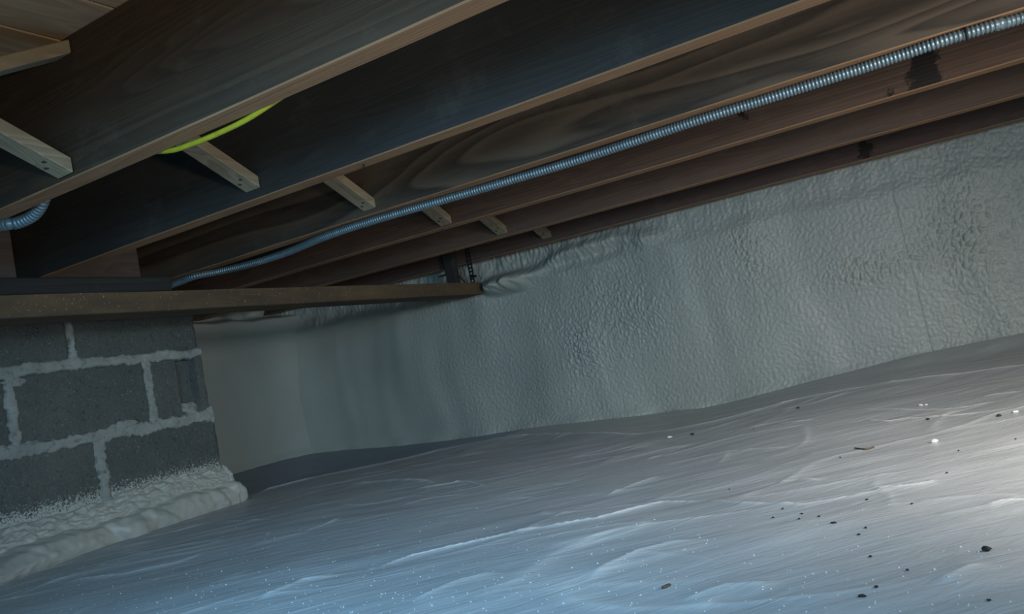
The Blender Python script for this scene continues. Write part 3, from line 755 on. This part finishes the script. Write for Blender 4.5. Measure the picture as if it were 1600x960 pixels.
def liner():
    xs = np.concatenate([np.linspace(-2.10, .35, 620, endpoint=False), np.linspace(.35, 1.6, 60)])
    tr = np.concatenate([np.linspace(0, .36, 40, endpoint=False), np.linspace(.36, 1, 440)])
    X = np.repeat(xs[:, None], len(tr), 1); ye = yedge(X); Y = -.3+tr[None]*(ye+.3)
    Z, Wt = sheet_full(X, Y)
    Z = np.maximum(Z, zf(X, Y)+.002)
    # thin white rim where the cut edge catches
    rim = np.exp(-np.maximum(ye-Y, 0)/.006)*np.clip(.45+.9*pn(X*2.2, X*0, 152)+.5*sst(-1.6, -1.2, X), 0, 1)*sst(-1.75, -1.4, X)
    V = np.stack([X, Y, Z], -1).reshape(-1, 3)
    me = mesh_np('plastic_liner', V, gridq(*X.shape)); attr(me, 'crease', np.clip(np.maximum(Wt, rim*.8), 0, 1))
    o = link('plastic_liner', me, SHEET); tag(o, 'large crinkled grey white plastic liner sheet covering the crawlspace floor', 'liner')
liner()
def liner2(xa, xb, lift, m, lab):
    n_ = int((xb-xa)*90); xs = np.linspace(xa, xb, n_); tr = np.linspace(0, 1, 110)
    X = np.repeat(xs[:, None], len(tr), 1)
    y0 = np.where(X < -2.1, 1.80, np.maximum(1.80, yedge(X)-.30)); Y = y0+tr[None]*(YW-.010-y0)
    Z = zf(X, Y)+.002+.004*fbm(X*2.5, Y*2.5, 160, 2)*sst(-2.4, -1.5, X)+.0015*pn(X*4, Y*22, 161)
    Z += .035*sst(2.74, 2.93, Y)*sst(-.9, .2, X)
    Z -= .006*(1-sst(0, .12, Y-y0))
    Z += lift
    X = X+.03*pn(Y*5, X*0, 163)*np.where(xa > -2, np.exp(-(X-xa)/.1), 0)
    V = np.stack([X, Y, Z], -1).reshape(-1, 3)
    me = mesh_np('plastic_liner', V, gridq(*X.shape)); attr(me, 'crease', np.zeros(X.size))
    o = link('plastic_liner', me, m); tag(o, lab, 'liner')
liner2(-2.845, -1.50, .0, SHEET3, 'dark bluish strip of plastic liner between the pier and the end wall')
liner2(-1.62, 1.6, .002, SHEET2, 'pale strip of plastic liner tucked under the foot of the long foamed wall')

# ================================================================== LITTER ON THE LINER
def on(px, py):
    p = at(px, py, 2, .01); z, _ = sheet_full(np.array([[p[0]]]), np.array([[p[1]]]))
    p = at(px, py, 2, float(z[0, 0])); z, _ = sheet_full(np.array([[p[0]]]), np.array([[p[1]]])); return Vector((p[0], p[1], float(z[0, 0])))
def crumb(name, px, py, r, m, label, cat, sc=(1, 1, .6), seed=0, group=None, rz=0, sub=2):
    r *= .72
    o = link(name, blob(name, r, sub, .5, seed, sc), m, None, on(px, py)+Vector((0, 0, r*sc[2]*.7))); o.rotation_euler = (0, 0, rz)
    tag(o, label, cat, group); return o
crumb('foam_chip', 1461, 692, .0085, CHIP, 'small white foam chip alone on the bright right side of the liner', 'chip', (1, .7, .62), 3)
crumb('dirt_clod', 1543, 862, .0058, DIRT, 'largest dark dirt clod, near the bottom right of the liner', 'clod', (1, .8, .7), 5, rz=.5)
crumb('dry_bark_bit', 1041, 918, .0075, BROWN, 'brown bit of bark on the liner at the bottom centre', 'bark', (.5, 1.3, .35), 9, rz=-.5)
crumb('foam_chip', 1438, 634, .0065, CHIP, 'pale foam chip lying on the liner near the wall, left one of a pair', 'chip', (1.2, .7, .4), 13)
crumb('foam_chip', 1447, 633, .0050, CHIP, 'pale foam chip lying on the liner near the wall, right one of a pair', 'chip', (1, .7, .4), 14)
crumb('foam_chip', 1586, 642, .0065, CHIP, 'white foam chip by the long crease at the right edge', 'chip', (1.2, .7, .5), 15)
crumb('foam_chip', 1046, 685, .0075, CHIP, 'white foam chip near the liner edge at mid wall', 'chip', (1.2, .7, .4), 16, rz=.4)
crumb('dirt_clod', 1561, 650, .0060, DIRT, 'dark dirt clod beside the crease at the right edge', 'clod', (1, .8, .6), 17)
crumb('dirt_clod', 1450, 656, .0050, DIRT, 'dark dirt clod on the liner below the pair of foam chips', 'clod', (1, .8, .6), 18)
crumb('dirt_clod', 1082, 680, .0075, DIRT, 'dark dirt clod at the liner edge by the foamed wall', 'clod', (1.2, .8, .45), 19)
crumb('dirt_clod', 1247, 638, .0060, DIRT, 'dark dirt clod at the left tip of the white liner edge', 'clod', (1, .8, .6), 20)
crumb('dirt_clod', 1347, 933, .0038, DIRT, 'dark dirt clod low on the liner, right of centre', 'clod', (1.4, .7, .5), 21)
crumb('dirt_clod', 1303, 819, .0038, DIRT, 'dark dirt clod just right of the middle of the liner', 'clod', (1.3, .8, .5), 22)
tw = [on(1336, 702), on(1352, 704), on(1366, 701)]; twp = smooth_path([np.array(p)+np.array([0, 0, .002]) for p in tw], 6)
o = link('twig', tube('twig', twp-twp[0], .0014, 6), BROWN, None, twp[0]); tag(o, 'thin dark twig lying on the liner below the pale chips', 'twig')
small = [(1178, 671), (1140, 765), (1223, 795), (1253, 804), (1280, 809), (1249, 813), (1208, 810), (1355, 782), (1425, 788), (1360, 871), (1480, 740), (1498, 705), (1353, 826), (1546, 939), (1587, 687), (1313, 716), (1342, 836), (1369, 919), (1418, 893)]
ms = [blob('dirt_crumb', .0019, 1, .5, 30+i, (1.2, .8, .6)) for i in range(4)]
for mm in ms: mm.materials.append(DIRT)
for i, (px, py) in enumerate(small):
    o = bpy.data.objects.new('dirt_crumb', ms[i % 4]); C.objects.link(o); o.location = on(px, py)+Vector((0, 0, .001)); o.rotation_euler = (0, 0, i)
    tag(o, 'tiny dark crumb of dirt scattered on the right half of the liner', 'crumb', 'tiny dirt crumbs on the liner')
# pin-head specks of overspray, far too many to count
rs = np.random.RandomState(11); SV = []; SF = []
ico = bmesh.new(); bmesh.ops.create_icosphere(ico, subdivisions=1, radius=1); iv = np.array([v.co[:] for v in ico.verts]); ifc = np.array([[v.index for v in f.verts] for f in ico.faces]); ico.free()
n = 0
px = rs.uniform(-40, 1600, 1500); py = rs.uniform(775, 985, 1500)
keep = rs.uniform(size=1500) < np.clip((py-770)/150, .05, 1)*np.interp(px, [0, 500, 1000, 1300, 1600], [.7, .8, .6, .35, .2])*np.where(py > 775+.0*px, 1, 0)
keep &= py > np.interp(px, [0, 376], [930, 790])
P = np.array([at(a, b, 2, .008) for a, b in zip(px[keep], py[keep])]); Zs, _ = sheet_full(P[:, 0][None], P[:, 1][None])
for i in range(len(P)):
    r = .0007*(1+1.0*rs.uniform()**3); SV.append(iv*np.array([r, r, r*.6])+np.array([P[i, 0], P[i, 1], Zs[0, i]+r*.2])); SF.append(ifc+n*len(iv)); n += 1
o = link('foam_specks', mesh_np('foam_specks', np.concatenate(SV), np.concatenate(SF)), CHIP)
tag(o, 'fine scatter of white overspray specks across the near liner', 'specks', None, 'stuff')
